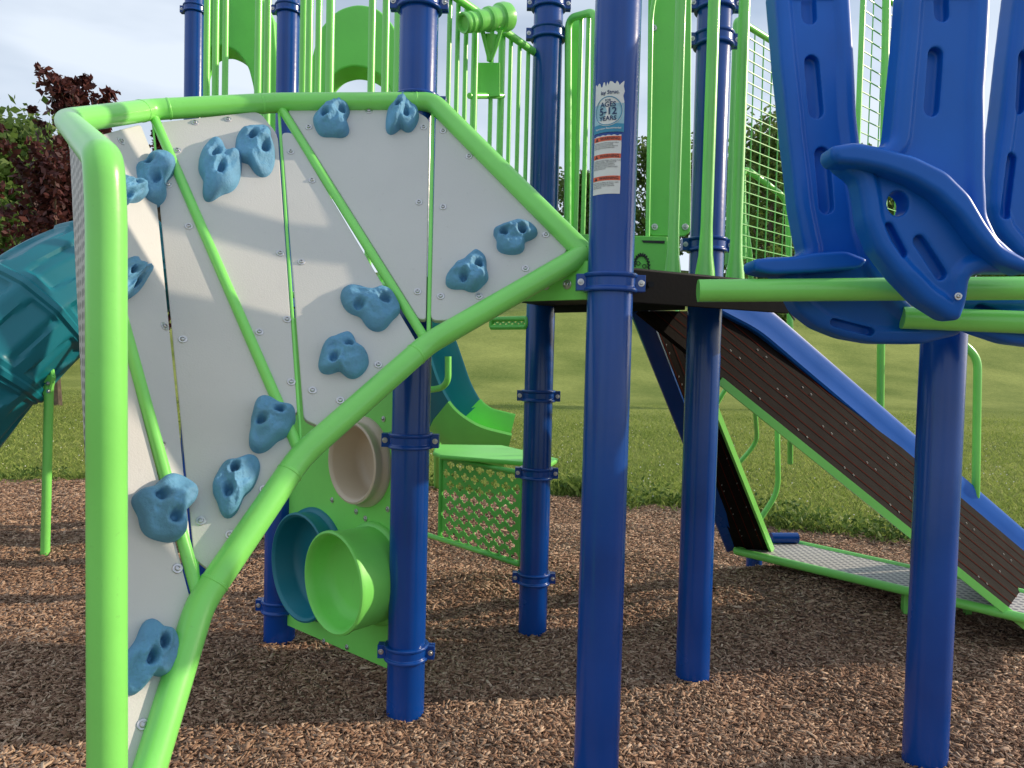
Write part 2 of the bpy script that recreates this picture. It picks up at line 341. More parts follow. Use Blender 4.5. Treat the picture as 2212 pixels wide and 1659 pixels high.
tree("maple_tree","slim dark red maple with upright leafy shoots",Vector((q.x,16.0,0)),7.1,3.4,LEAFR,5600,0.08,0.15,8,1.2,nb=32)
q=S(352,745,17.5)
tree("maple_tree","small dark red maple showing only its leafy tip",Vector((q.x,17.5,0)),7.0,1.3,LEAFR,2200,0.08,0.2,9,1.3,nb=16)
specs=[(-70,34,300,9),(10,30,235,6),(62,36,250,7),(120,44,290,9),(1235,62,380,9),(1395,60,300,9),(1575,60,340,12),(1655,48,250,9),(1720,58,320,11),(1800,62,400,10),(1905,64,330,12),(2120,62,420,12),(2205,50,420,9)]
for i,(px,Y,yt,wd_) in enumerate(specs):
    p=S(px,700,Y); gz=float(terr(p.x,Y)); topz=S(px,yt,Y).z
    tree("deciduous_tree","leafy green tree on the grassy bank beyond the lawn",Vector((p.x,Y,gz-0.1)),max(5,topz-gz),wd_,LEAFG,10000,0.19,0.06,20+i,0,group="trees along the grassy bank",nb=30)
p=S(1655,700,20)
tree("young_tree","young sparse green tree behind the mesh barrier",Vector((p.x,20,float(terr(p.x,20)))),7.6,2.8,LEAFG,4500,0.085,0.15,77,0.6,nb=26)
# ------------------------------------------------------------ posts
PR=0.0635
def clamp(parent,x,y,z,ang=0.0,r=PR,s=1.0):
    o=Vector((x,y,z)); h=0.026*s
    prof=[(r+0.001,-h),(r+0.010,-h),(r+0.013,-h+.004),(r+0.012,-h+.010),(r+0.007,-h+.014),(r+0.007,h-.014),(r+0.012,h-.010),(r+0.013,h-.004),(r+0.010,h),(r+0.001,h)]
    parts=[lathe(prof,o,Z,40)]
    ux=Vector((math.cos(ang),math.sin(ang),0)); uy=Vector((-ux.y,ux.x,0))
    for sg in (-1,1):
        for s2 in (-1,1):
            parts.append(box(o+ux*sg*(r+0.018)+uy*s2*0.010,ux*0.014,uy*0.007,Z*(h-.003)))
    v,f=merge(*parts); c=mk("clamp",v,f,BLUE,parent,bevel=0.0015)
    for sg in (-1,1): bolt(c,o+ux*sg*(r+0.020)-uy*0.0175,-uy,0.8)
def post(base,ztop,clamps,label,name="support_post",r=PR,ang=0.0):
    T=thing(name,label,"post",Vector((base.x,base.y,0)),"posts of the play structure")
    b=Vector((base.x,base.y,-0.1))
    v,f=lathe([(0,-.0),(r,0),(r,ztop+0.1-0.02),(r*.93,ztop+0.1-.006),(r*0.7,ztop+0.1),(0,ztop+0.1)],b,Z,48); mk("shaft",v,f,BLUE,T)
    for z in clamps: clamp(T,base.x,base.y,z,ang,r)
    return T
p1=S(1288,1640,2.07); p2=G(875,1545); p3=G(1150,1365); p4=G(1495,1472); p5=G(1997,1648); pA=G(603,1393)
pB=S(622,100,4.3); pC=S(420,100,5.1); pD=G(421,1290)
zc=lambda b,px,py:S(px,py,b.y).z
post(p1,3.0,[zc(p1,1320,612)],"tall blue steel post carrying age and warning stickers")
post(p2,3.0,[zc(p2,900,8),zc(p2,900,225),zc(p2,890,951),zc(p2,876,1405)],"tall blue steel post behind the climbing wall")
post(p3,3.2,[zc(p3,1187,10),zc(p3,1187,76),zc(p3,1165,855),zc(p3,1158,1021),zc(p3,1154,1247)],"blue steel post holding the lattice counter panel")
post(p4,3.1,[zc(p4,1520,10),zc(p4,1520,88),zc(p4,1520,530)],"blue steel post beside the plank ramp")
post(p5,S(2030,700,p5.y).z,[],"short scuffed blue post under the moulded loop climber")
post(pA,1.40,[0.17],"short blue post beside the crawl tube panel")
post(pB,3.9,[zc(pB,622,22)],"blue steel post of the slide tower")
post(pC,4.2,[zc(pC,420,22)],"blue steel post at the corner of the slide tower")
post(pD,1.40,[],"short blue post behind the climbing wall")
# ------------------------------------------------------------ stickers on the front post
ST=thing("age_and_warning_sticker","white age 5-12 and orange warning stickers wrapped round a blue post","sign",Vector((p1.x,p1.y,S(1318,290,p1.y-PR).z)))
TH0=math.atan2(0-p1.y,0-p1.x)-math.radians(18)
def cyl(x,z,lift): 
    a=TH0+x/PR; r=PR+lift
    return Vector((p1.x+math.cos(a)*r,p1.y+math.sin(a)*r,z))
def patch(name,x0,x1,z0,z1,lift,mat,torn=0):
    nx_,nz_=24,10; V=[];F=[]
    for j in range(nz_+1):
        for i in range(nx_+1):
            x=x0+(x1-x0)*i/nx_; z=z0+(z1-z0)*j/nz_
            if torn and j==nz_: z-=torn*(0.5+0.5*math.sin(i*1.3))*random.random()
            if torn and i==nx_: x-=torn*0.4*random.random()
            V.append(cyl(x,z,lift))
    for j in range(nz_):
        for i in range(nx_): a=j*(nx_+1)+i; F.append((a,a+1,a+nx_+2,a+nx_+1))
    return mk(name,V,F,mat,ST)
def ringp(name,cx,cz,r0,r1,lift,mat):
    V=[];F=[];n=48
    for k in range(n):
        a=2*math.pi*k/n
        V.append(cyl(cx+math.cos(a)*r0,cz+math.sin(a)*r0,lift)); V.append(cyl(cx+math.cos(a)*r1,cz+math.sin(a)*r1,lift))
    for k in range(n): a=2*k;b=2*((k+1)%n); F.append((a,a+1,b+1,b))
    return mk(name,V,F,mat,ST)
def text(s,cx,cz,size,lift,mat,align='CENTER',sx=1.0,bold=0.02):
    cu=bpy.data.curves.new("lettering",'FONT'); cu.body=s; cu.size=size; cu.align_x=align; cu.align_y='CENTER'; cu.resolution_u=3; cu.offset=size*bold; cu.space_line=0.95
    o=bpy.data.objects.new("lettering",cu); COL.objects.link(o); bpy.context.view_layer.update()
    me=bpy.data.meshes.new_from_object(o.evaluated_get(bpy.context.evaluated_depsgraph_get())); bpy.data.objects.remove(o)
    for v in me.vertices: v.co=cyl(cx+v.co.x*sx,cz+v.co.y,lift)
    me.materials.clear(); me.materials.append(mat); o=bpy.data.objects.new("lettering",me); COL.objects.link(o); attach(o,ST)
zs=lambda py:S(1318,py,p1.y-PR).z
zt,zb=zs(174),zs(284); w=0.044
patch("age_label",-w,w,zb,zt,0.0008,WHITE,torn=0.020)
cz=zs(238)
patch("light_blue_band",-w,w,zb,cz+0.020,0.0012,SLIGHT); patch("blue_band",-w,w,zb,zb+0.022,0.0016,SBLUE)
NAVY=paint("sticker_navy",(0.008,0.035,0.12),0.4,0.1,30)
ringp("white_disc",0,cz,0.0,0.040,0.0020,WHITE); ringp("blue_ring",0,cz,0.0362,0.0385,0.0026,SBLUE)
text("FOR",0,cz+0.0275,0.0085,0.003,NAVY); text("AGES",0,cz+0.0165,0.0180,0.003,NAVY,bold=.02); text("5-12",0,cz-0.0020,0.0265,0.003,NAVY,bold=.02); text("YEARS",0,cz-0.0205,0.0165,0.003,NAVY,bold=.02)
text("lay Struc.",0.004,zs(198),0.014,0.0024,NAVY); text("Supervision Recommended",0,zb+0.010,0.0066,0.0024,WHITE)
wt=[293,331,379]; patch("warning_label",-w+.001,w-.005,zs(418),zs(290),0.0008,WHITE,torn=0.003)
body=["PLAYGROUND EQUIPMENT INSTALLED OVER A\nHARD SURFACE SUCH AS CONCRETE,\nASPHALT, OR PACKED EARTH MAY RESULT IN\nSERIOUS INJURY OR DEATH FROM FALLS.",
"CHILDREN HAVE DIED OR BEEN STRANGLED WHEN\nDRAWSTRINGS, JEWELRY, BIKE HELMETS OR\nSCARVES CAUGHT ON PLAY EQUIPMENT.\nREMOVE HELMETS, SCARVES, MITTENS ON\nSTRINGS, NECKLACES AND LOOSE CLOTHING\nBEFORE ALLOWING PLAY.",
"PLAYGROUND EQUIPMENT MAY BE HOT. CHECK\nFOR HOT SURFACES BEFORE ALLOWING\nCHILDREN TO PLAY. ADULT SUPERVISION\nIS RECOMMENDED."]
for i,y0 in enumerate(wt):
    z1=zs(y0); z0=z1-0.0120
    patch("warning_band",-w+.002,w-.006,z0,z1,0.0014,ORANGE)
    text("WARNING",0.007,(z0+z1)/2-0.0005,0.0110,0.002,INK,bold=.02)
    V=[cyl(-0.031+dx,(z0+z1)/2+dz,0.002) for dx,dz in((-.0055,-.0045),(.0055,-.0045),(0,.0048))]; mk("warning_triangle",V,[(0,1,2)],INK,ST)
    text("!",-0.031,(z0+z1)/2-0.001,0.007,0.0026,ORANGE)
    nl_=body[i].count("\n")+1
    text(body[i],-w+.004,z0-0.0025-nl_*0.0045/2-0.001,0.0046,0.002,INK,'LEFT',0.72,0.0)
# ------------------------------------------------------------ climbing wall
R_=S(1262,547,2.13); T1=S(935,220,2.42); T2=S(600,222,2.38); T3=S(325,237,2.2); T4=S(146,262,1.85); T5=S(224,345,1.2)
L1=S(925,742,2.0); L2=S(650,985,1.75); L3=S(432,1305,1.52); FB=S(232,1960,1.2)
CW=thing("climbing_wall","fan shaped climbing wall with grey panels and a lime green pipe frame","climbing wall",Vector((T5.x,T5.y,0)))
pb=Vector((FB.x,FB.y,-0.1))
def pipe(name,pts,r,mat,parent,bend=0.05,n=24):
    v,f=sweep(roundpath(pts,bend) if bend else pts,r,n); return mk(name,v,f,mat,parent)
pipe("frame_pipe",[R_,T1,T2,T3,T4,T5,S(230,470,1.2),Vector((FB.x,FB.y,0.3)),pb],0.0305,GREEN,CW,0.035)
pipe("frame_pipe",[R_+Vector((0.004,0.0,0)),L1,L2,L3,FB],0.0305,GREEN,CW,0.035)
for P,Q in ((T2,T3),(T3,T2),(T1,T2),(L1,L2),(L2,L3),(T3,T4),(L3,L2)):
    d=(Q-P).normalized(); v,f=lathe([(0.0302,-0.004),(0.0318,-0.002),(0.0318,0.002),(0.0302,0.004)],P+d*0.05,d,24); mk("weld_bead",v,f,GREEN,CW)
rb_=Vector((0,0.004,-0.002))
for P,Q in ((T2,L1),(T3,L2),(T4,L3)): pipe("rib",[P+rb_,Q+rb_],0.0135,GREEN,CW,0,16)
back=Vector((0.0,0.007,-0.003))
for P,Q,rr in ((T1,L1,0.0060),(T2,L2,0.0045),(T3,L3,0.003)): pipe("seam_rod",[P+back,Q+back],rr,GREEN,CW,0,12)
v,f=box(R_+(Vector((p1.x,p1.y,R_.z))-R_)*0.5,(Vector((p1.x,p1.y,R_.z))-R_)*0.5,Vector((0,0.02,0)),Z*0.02); mk("mounting_bracket",v,f,GREEN,CW,bevel=0.004)
facets=[]
def facet(a,b,c,poly,rad=14):
    n=(b-a).cross(c-a).normalized()
    if n.dot(C-a)<0: n=-n
    p0=a-n*0.004
    pp=roundpoly(poly,rad); P=[onp(x,y,p0,n) for x,y in pp]
    v,f=prism(P,-n*0.017); mk("panel",v,f,PANEL,CW,smooth=False,bevel=0.003)
    facets.append((poly,p0,n))
facet(T2,T1,L1,[(618,234),(888,234),(928,256),(920,690),(904,689),(890,666)])
facet(T1,R_,L1,[(941,256),(960,260),(1229,541),(968,692),(930,692)])
facet(T2,L1,L2,[(608,286),(632,286),(902,741),(714,928),(697,934),(684,918),(656,906)],12)
facet(T3,T2,L2,[(340,264),(560,240),(600,290),(643,896),(618,882)],16)
facet(T3,L2,L3,[(334,332),(362,347),(641,985),(480,1243),(462,1240),(419,1206)],12)
facet(T4,T3,L3,[(170,302),(222,290),(304,268),(329,330),(414,1188),(400,1188)],8)
facet(T4,L3,FB,[(160,335),(418,1322),(403,1352),(288,1655),(250,1900),(230,1850)])
n=(T5-T4).cross(FB-T4).normalized()
v,f=prism([T4+(T5-T4)*0.03+(FB-T4)*0.03,T5+(T4-T5)*0.04+(FB-T5)*0.03,T5+(FB-T5)*0.55,T4+(FB-T4)*0.62],n*0.008); mk("perforated_sheet",v,f,PERF,CW,smooth=False,bevel=0.001)
def inside(poly,x,y):
    c=False;n=len(poly)
    for i in range(n):
        x1,y1=poly[i];x2,y2=poly[i-1]
        if (y1>y)!=(y2>y) and x<(x2-x1)*(y-y1)/(y2-y1)+x1: c=not c
    return c
def locate(x,y):
    for poly,p0,n in facets:
        if inside(poly,x,y): return onp(x,y,p0,n),n
    poly,p0,n=min(facets,key=lambda F:min((a-x)**2+(b-y)**2 for a,b in F[0])); return onp(x,y,p0,n),n
for x,y in [(797,240),(667,275),(957,447),(905,437),(957,283),(1013,338),(1179,507),(1135,580),(1035,640),(952,640),(902,630),(840,222),(383,325),(421,265),(492,258),(628,328),(674,390),(605,547),(651,566),(560,717),(629,825),(675,843),(735,865),(817,788),(408,489),(395,733),(355,705),(570,1057),(434,1125),(497,1155),(261,305),(350,960),(363,400),(383,1228),(308,1565),(915,275),(620,690),(862,640)]:
    p,n=locate(x,y); bolt(CW,p+n*0.001,n,0.95)
def hold(px,py,w,h,rot,seed,fi=None,holes=None,lift=0.0):
    if fi is None: p,n=locate(px,py)
    else: n=facets[fi][2]; p=onp(px,py,facets[fi][1],n)
    p=p+n*lift
    r=random.Random(seed); sc_=p.y/FP
    ex=(Rv-n*Rv.dot(n)).normalized(); ey=n.cross(ex)
    if ey.dot(Uv)<0: ey=-ey
    vd=(p-C).normalized()
    fx=max(0.8,(ex-vd*ex.dot(vd)).length); fy=max(0.7,(ey-vd*ey.dot(vd)).length)
    a=w*sc_/2*0.96/fx; b=h*sc_/2*0.96/fy; Hh=0.048+0.010*r.random()
    ph=[r.random()*6.28 for _ in range(5)]; rot=math.radians(rot)
    NT,NR=96,36; V=[];F=[]
    hs=holes or [(0.42*math.cos(ph[3]),0.42*math.sin(ph[3])),(-0.42*math.cos(ph[3])+.05,-0.40*math.sin(ph[3]))]
    for j in range(NR+1):
        rho=j/NR
        for k in range(NT):
            t=2*math.pi*k/NT
            rr=1+0.15*math.cos(2*t+ph[0])+0.15*math.cos(3*t+ph[1])+0.07*math.cos(5*t+ph[2])
            x0=rho*rr*math.cos(t); y0=rho*rr*math.sin(t)
            pl_=min(1.0, 1.05-0.60*(x0*math.cos(ph[4])+y0*math.sin(ph[4])), 1.08-0.55*(x0*math.cos(ph[4]+2.2)+y0*math.sin(ph[4]+2.2)), 1.02-0.50*(x0*math.cos(ph[4]+4.3)+y0*math.sin(ph[4]+4.3)))
            hgt=(1-rho**10)**0.5*(0.95*pl_+0.14*math.cos(3.6*x0+ph[2])*math.cos(3.1*y0+ph[0]))
            dim=0
            for hx,hy in hs:
                d=math.hypot((x0-hx),(y0-hy)); q=d/0.165
                dim=max(dim,1/(1+q**6)); hgt+=0.10*math.exp(-((d-0.32)/0.13)**2)*(1-rho**3)-0.10*math.exp(-(d/0.3)**2)
            hgt=hgt*(1-0.72*dim)
            nz=noise.noise(Vector((x0*3+seed,y0*3,seed*.3)))*0.16+noise.noise(Vector((x0*9+seed,y0*9,seed*.3)))*0.04; hgt+=nz*(1-rho**4)
            if j<NR: hgt=max(hgt,0.16 if rho<0.9 else 0)
            xr=(x0*math.cos(rot)-y0*math.sin(rot)); yr=(x0*math.sin(rot)+y0*math.cos(rot))
            V.append(p+ex*(xr*a)+ey*(yr*b)+n*(hgt*Hh if j<NR else -0.004-lift))
    for j in range(NR):
        for k in range(NT):
            k2=(k+1)%NT; F.append((j*NT+k,(j+1)*NT+k,(j+1)*NT+k2,j*NT+k2))
    return mk("climbing_hold",V,F,HOLD,CW,ang=80)
hd=[(720,260,84,74,0,[(-.3,-.1),(.45,.3)],None,0),(868,252,62,84,25,[(-.1,.3),(.25,-.3)],None,0),(1110,515,92,64,5,[(-.45,.0),(.4,.05)],None,0),(1015,595,88,78,10,[(-.3,-.35),(.5,.2)],None,0),
(803,663,120,92,0,[(-.45,-.3),(.45,.15)],None,0),(742,772,94,104,-15,[(-.3,-.4),(.1,.4)],None,0),(473,370,84,126,35,[(-.05,.45),(.05,-.25)],None,0),(554,325,88,96,25,[(-.1,.35),(.35,-.3)],None,0),
(584,918,106,100,0,[(.3,.35),(-.3,-.2)],4,.012),(508,1045,92,122,-5,[(-.1,.35),(-.1,-.45)],4,0),(332,392,80,108,25,[(-.1,.4),(.2,-.35)],4,.012),(268,418,66,106,10,None,5,.0),(266,612,58,150,0,None,5,.0),
(353,1098,130,128,-10,[(-.35,.1),(.35,-.35)],6,.012),(322,1415,98,156,-5,[(-.05,-.15),(.25,.35)],6,0)]
for i,(x,y,w,h,rt,hs,fi,lf) in enumerate(hd): hold(x,y,w,h,rt,i+3,fi,hs,lf)
# ------------------------------------------------------------ main deck
ZD0,ZD1=1.45,1.485
q=S(1700,640,2.4); Q=Vector((q.x,2.4,0)); 
DK=thing("play_deck","dark coated steel play deck clamped between blue posts","deck",Vector((0.3,2.7,ZD0)))
pl=[p2,p1,Q,p4+Vector((0.35,0.05,0)),p3+Vector((0.05,0.05,0))]
v,f=prism([Vector((p.x,p.y,ZD0)) for p in pl],Z*(ZD1-ZD0)); mk("deck_plate",v,f,BLACK,DK,smooth=False,bevel=0.006)
def strip(name,a,b,z0,z1,t,mat,parent,off=Vector((0,0,0))):
    a=Vector((a.x,a.y,0));b=Vector((b.x,b.y,0)); d=(b-a); n=Vector((d.y,-d.x,0)).normalized()
    if n.dot(-a)<0:n=-n
    c=(a+b)/2+Z*(z0+z1)/2+n*(t/2+0.004)+off
    v,f=box(c,d/2,n*t/2,Z*(z1-z0)/2); return mk(name,v,f,mat,parent,smooth=False,bevel=0.003)
strip("fascia",p2+(p1-p2)*0.12,p1+(p2-p1)*0.09,1.39,1.50,0.008,GREENF,DK)
for t in (0.72,0.82):
    P=p2+(p1-p2)*t; nn_=Vector((p1.y-p2.y,-(p1.x-p2.x),0)).normalized(); nn_=nn_ if nn_.dot(-P)>0 else -nn_
    bolt(DK,Vector((P.x,P.y,1.435))+nn_*0.014,nn_,1.2)
GREYD=paint("dark_grey_plate",(0.009,0.0095,0.011),0.8,0.15,20,0,0.3,80,spec=0.06)
strip("fascia",p1+(Q-p1)*0.1,Q,1.385,1.478,0.006,GREYD,DK)
strip("fascia",p4+(p3-p4)*0.1,p3+(p4-p3)*0.1,1.42,1.478,0.006,BLACK,DK)
strip("fascia",Q,p4+Vector((0.35,0.05,0)),1.39,1.478,0.006,BLACK,DK)
for t in (0.16,0.2):
    P=p1+(Q-p1)*t; v,f=lathe([(0,0),(0.009,0),(0.009,0.003),(0,0.003)],Vector((P.x,P.y-0.014,1.44)),-Yv,16); mk("mounting_hole",v,f,BLACK,DK)
# ------------------------------------------------------------ guard bars helper
def barrier(name,label,bars,bot,top,rails=(),group="guard barriers",mat=GREEN):
    b0=bars[0]; base=S(b0[0],300,b0[1]); T=thing(name,label,"barrier",Vector((base.x,base.y,bot)),group)
    for px,Y,r,py in bars:
        q=S(px,py,Y); pipe("bar",[Vector((q.x,Y,bot)),Vector((q.x,Y,top))],r,mat,T,0,12)
    for (x0,Y0,x1,Y1,z,r) in rails:
        a=S(x0,300,Y0);b=S(x1,300,Y1); pipe("rail",[Vector((a.x,Y0,z)),Vector((b.x,Y1,z))],r,mat,T,0,14)
    return T
barrier("guard_barrier","lime green vertical bar barrier on the slide tower",[(447,5.0,0.022,100),(466,4.95,0.022,100),(487,4.9,0.02,100),(558,4.6,0.022,100),(578,4.5,0.022,100)],1.5,3.9,[(425,5.1,615,4.3,1.55,0.022),(425,5.1,615,4.3,3.85,0.022)])
barrier("guard_barrier","lime green vertical bar barrier beside the slide opening",[(655,4.2,0.02,100),(668,4.15,0.02,100),(688,4.1,0.018,100),(713,4.05,0.024,100),(803,3.7,0.018,100),(833,3.6,0.018,100),(861,3.5,0.022,100)],1.5,3.6,[(640,4.25,880,3.4,1.55,0.02),(640,4.25,880,3.4,3.55,0.02)])
TDK=thing("tower_deck","black coated deck of the slide tower","deck",Vector((-1.5,4.6,1.4)))
a,b,c_,d=pC,pB,S(880,300,3.4),S(900,300,5.2)
v,f=prism([Vector((P.x,P.y,1.40)) for P in (a,b,c_,d)],Z*0.08); mk("deck_plate",v,f,BLACK,TDK,smooth=False,bevel=0.004)
def hood(poly,Y,label,dep=0.25):
    T=thing("slide_hood",label,"slide hood",S(poly[0][0],400,Y)); pp=roundpoly(poly,18)
    P=[S(x,y,Y) for x,y in pp]; v,f=prism(P,Vector((-0.02,dep,0))); mk("hood_shell",v,f,GREENF,T,bevel=0.012,ang=50)
hood([(672,700),(672,130),(690,62),(730,20),(772,8),(815,16),(852,55),(874,130),(876,700),(852,700),(851,215),(835,172),(800,148),(765,141),(732,150),(708,176),(697,215),(696,700)],4.9,"bright green arched plastic hood over a slide entrance")
hood([(395,700),(400,90),(420,20),(460,-30),(510,-40),(560,-20),(592,40),(598,120),(598,700),(552,700),(549,195),(536,142),(512,110),(480,96),(448,104),(430,140),(425,200),(425,700)],5.3,"bright green arched plastic hood seen past the barrier bars")
bs=[]
for px in (968,986,1004,1024,1060,1082,1101,1120,1139): 
    t=(px-905)/(1180-905); bs.append((px,2.62+0.72*t,0.009 if px not in (1024,1082) else 0.014,200))
BT=barrier("guard_barrier","lime green bar barrier between two blue posts",bs,1.5,S(1000,25,2.9).z,[(945,2.7,1150,3.25,1.54,0.014),(945,2.7,1150,3.25,S(1000,28,2.9).z,0.016)])
a=S(1014,207,2.92);b=S(1086,207,3.08); pipe("cross_rail",[a,b],0.012,GREEN,BT,0,12)
v,f=prism([S(1022,212,3.0),S(1080,207,3.0),S(1080,135,3.0),S(1022,135,3.0)],Vector((0,0.012,0))); mk("mounting_plate",v,f,GREENF,BT,smooth=False,bevel=0.002)
TE=thing("telescope","bright green toy telescope on a swivel bracket","toy telescope",S(1062,130,2.85))
o_=S(1000,50,2.75); d_=(S(1125,32,2.92)-o_)
v,f=lathe([(0.0,0.012),(0.024,0.012),(0.028,0.0),(0.034,-0.002),(0.037,0.004),(0.037,0.014),(0.033,0.018),(0.033,0.026),(0.037,0.030),(0.037,0.040),(0.033,0.044),(0.033,0.060),(0.040,0.064),(0.041,0.075),(0.036,0.079),(0.038,0.115),(0.044,0.119),(0.046,0.131),(0.041,0.135),(0.044,0.175),(0.052,0.180),(0.054,0.205),(0.050,0.225),(0.030,0.232),(0.0,0.234)],o_,d_,32); mk("telescope_tube",v,f,GREEN,TE)
v,f=merge(sweep([S(1062,75,2.86),S(1060,105,2.87),S(1058,132,2.9)],[0.026,0.018,0.012],14),sweep([S(1042,66,2.84),S(1050,98,2.86),S(1058,130,2.88)],[0.009]*3,10),sweep([S(1082,64,2.84),S(1072,98,2.86),S(1060,130,2.88)],[0.009]*3,10)); mk("swivel_bracket",v,f,GREEN,TE)
BR=barrier("guard_barrier","lime green barrier with a wide flat slat beside a blue post",[(1250,3.2,0.010,250),(1266,3.15,0.010,250)],1.49,S(1255,40,3.2).z,[(1215,3.3,1290,3.1,1.53,0.014)])
pipe("frame_pipe",[S(1226,520,3.25),S(1228,40,3.25),S(1286,24,3.1),S(1280,520,3.1)],0.016,GREEN,BR,0.05,14)
v,f=box(S(1236,300,3.28),Vector((0.024,0,0)),Vector((0,0.006,0)),Z*0.52); mk("flat_slat",v,f,GREENF,BR,bevel=0.003)
FL=thing("board_barrier","tall lime green flat plastic barrier board above the deck","barrier",S(1440,590,2.6))
P=[S(x,y,2.65) for x,y in roundpoly([(1402,-40),(1494,-40),(1492,500),(1480,510),(1408,510),(1398,500)],14)]
v,f=prism(P,Vector((0.0,0.018,0))); mk("board_sheet",v,f,GREENF,FL,smooth=False,bevel=0.004)
for x,y in((1414,490),(1480,490),(1412,60)): bolt(FL,S(x,y,2.647),-Yv,1)
pipe("side_pipe",[S(1399,590,2.62),S(1399,510,2.62),S(1407,30,2.62),S(1425,-60,2.62)],0.008,GREEN,FL,0.04,12)
KP=thing("activity_board","lime green board with a black engraved curly drawing","activity board",S(1430,590,2.55))
v,f=prism([S(1240,598,2.6),S(1240,505,2.6),S(1442,511,2.6),S(1442,598,2.6)],Vector((0,0.014,0))); mk("board_sheet",v,f,GREENF,KP,smooth=False,bevel=0.003)
cur=[]
for k in range(60):
    t=k/59*math.pi*1.15-0.35; rr=17+3.2*math.sin(k*1.35); cur.append(S(1386+rr*math.cos(t)*0.9,573-rr*math.sin(t)*1.35,2.596))
pipe("engraved_line",cur,0.0022,INK,KP,0,6)
for cx in ((1379,569),(1392,575)): 
    pts=[S(cx[0]+4*math.cos(a/12*6.28),cx[1]+4*math.sin(a/12*6.28),2.596) for a in range(13)]; pipe("engraved_line",pts,0.0013,INK,KP,0,6)
v,f=prism([S(1390,524,2.597),S(1386,519,2.597),S(1436,520,2.597),S(1436,526,2.597)],Vector((0,0.002,0))); mk("board_slot",v,f,INK,KP,smooth=False)
HB=thing("hand_grip_bars","stout lime green upright bars with flared feet on the deck edge","handrail",Vector((S(1530,590,2.35).x,2.35,1.48)))
zb_=S(1530,600,2.33).z
for px,Y,r,pyy in((1452,2.35,0.017,590),(1523,2.33,0.0185,590),(1588,2.36,0.0175,590)):
    q0=S(px,pyy,Y); v,f=lathe([(0,0),(r*1.7,0),(r*1.6,0.02),(r*1.2,0.07),(r,0.16),(r,1.3)],Vector((q0.x,Y,zb_)),Z,20); mk("bar",v,f,GREEN,HB)
v,f=box(Vector((S(1525,600,2.34).x,2.35,zb_-0.006)),Vector((0.135,0,0)),Vector((0,0.022,0)),Z*0.006); mk("base_rail",v,f,GREEN,HB,bevel=0.003)
def meshpanel(x0,Y0,x1,Y1,yt,yb,nv,nh,label):
    a=S(x0,yb,Y0);b=S(x1,yb,Y1);zt_=S(x0,yt,Y0).z;zb2=min(a.z,b.z)
    T=thing("mesh_barrier",label,"barrier",Vector((a.x,a.y,zb2)),"wire mesh barriers")
    A=Vector((a.x,Y0,zb2));B=Vector((b.x,Y1,zb2)); Hh=Z*(zt_-zb2)
    pipe("frame_pipe",[A,A+Hh,B+Hh,B,A],0.013,GREEN,T,0.03,12)
    parts=[]
    for i in range(1,nv): P=A+(B-A)*i/nv; parts.append(sweep([P,P+Hh],0.0030,6))
    for j in range(1,nh): P=Hh*j/nh; parts.append(sweep([A+P,B+P],0.0030,6))
    v,f=merge(*parts); mk("wire_mesh",v,f,DGREEN,T); return T
meshpanel(1572,3.0,1722,3.4,40,572,8,22,"lime green framed wire mesh barrier")
meshpanel(1840,3.5,1965,3.9,-40,600,6,22,"lime green framed wire mesh barrier above the ramp")
# ------------------------------------------------------------ moulded blue loop climber
LC=thing("loop_climber","blue moulded plastic loop climber with steps on green pipes","climber",Vector((p5.x,p5.y,0)))
def moulded(name,outline,Y,th,slots,holes=(),bend=None,parent=LC,vox=0.0034,dish=0.022,rim=0.030,R=0.020):
    pp=roundpoly(outline,12,3)
    P=[S(x,y,Y) for x,y in pp]; v,f=prism(P,Vector((0,th,0))); o=solid(name,v,f); cut=[]
    poly2=np.array([(p.x,p.z) for p in P])
    def cutter(poly,d0,d1):
        P=[S(x,y,Y)+Vector((0,d0,0)) for x,y in poly]; v,f=prism(P,Vector((0,d1-d0,0))); c=solid('c',v,f); cut.append(c); cutby(o,c)
    for (x0,y0,x1,y1,w) in slots:
        a=math.atan2(y1-y0,x1-x0); poly=[(x0+w/2*math.cos(a+math.pi/2+k/8*math.pi),y0+w/2*math.sin(a+math.pi/2+k/8*math.pi)) for k in range(9)]+[(x1+w/2*math.cos(a-math.pi/2+k/8*math.pi),y1+w/2*math.sin(a-math.pi/2+k/8*math.pi)) for k in range(9)]
        cutter(poly,-0.02,0.034)
    for (x,y,rx,ry) in holes: cutter([(x+rx*math.cos(k/16*6.2832),y+ry*math.sin(k/16*6.2832)) for k in range(16)],-0.05,th+0.05)
    md=o.modifiers.new('r','REMESH'); md.mode='VOXEL'; md.voxel_size=vox
    md=o.modifiers.new('s','SMOOTH'); md.factor=0.6; md.iterations=6
    def shape(co):
        A=poly2; B=np.roll(poly2,-1,0); p=co[:,[0,2]]; D=np.full(len(p),9.0)
        for a,b in zip(A,B):
            ab=b-a; l=(ab**2).sum()
            if l<1e-10: continue
            t=np.clip(((p-a)@ab)/l,0,1); D=np.minimum(D,np.hypot(*(p-a-t[:,None]*ab).T))
        fr=np.clip(1-(co[:,1]-Y)/th,0,1)
        d=np.clip(D,0,None); q=np.clip(R-d,0,R); rnd=R-np.sqrt(np.maximum(R*R-q*q,0))
        t=np.clip((d-rim)/0.022,0,1); dd=t*t*(3-2*t)*dish
        co=co.copy(); co[:,1]+=(rnd+dd)*fr-(rnd+dd*0.5)*(1-fr)
        if bend is not None: co[:,1]+=bend(co[:,0],co[:,2])
        return co
    return bake(o,cut,BLUEP,parent,True,shape)
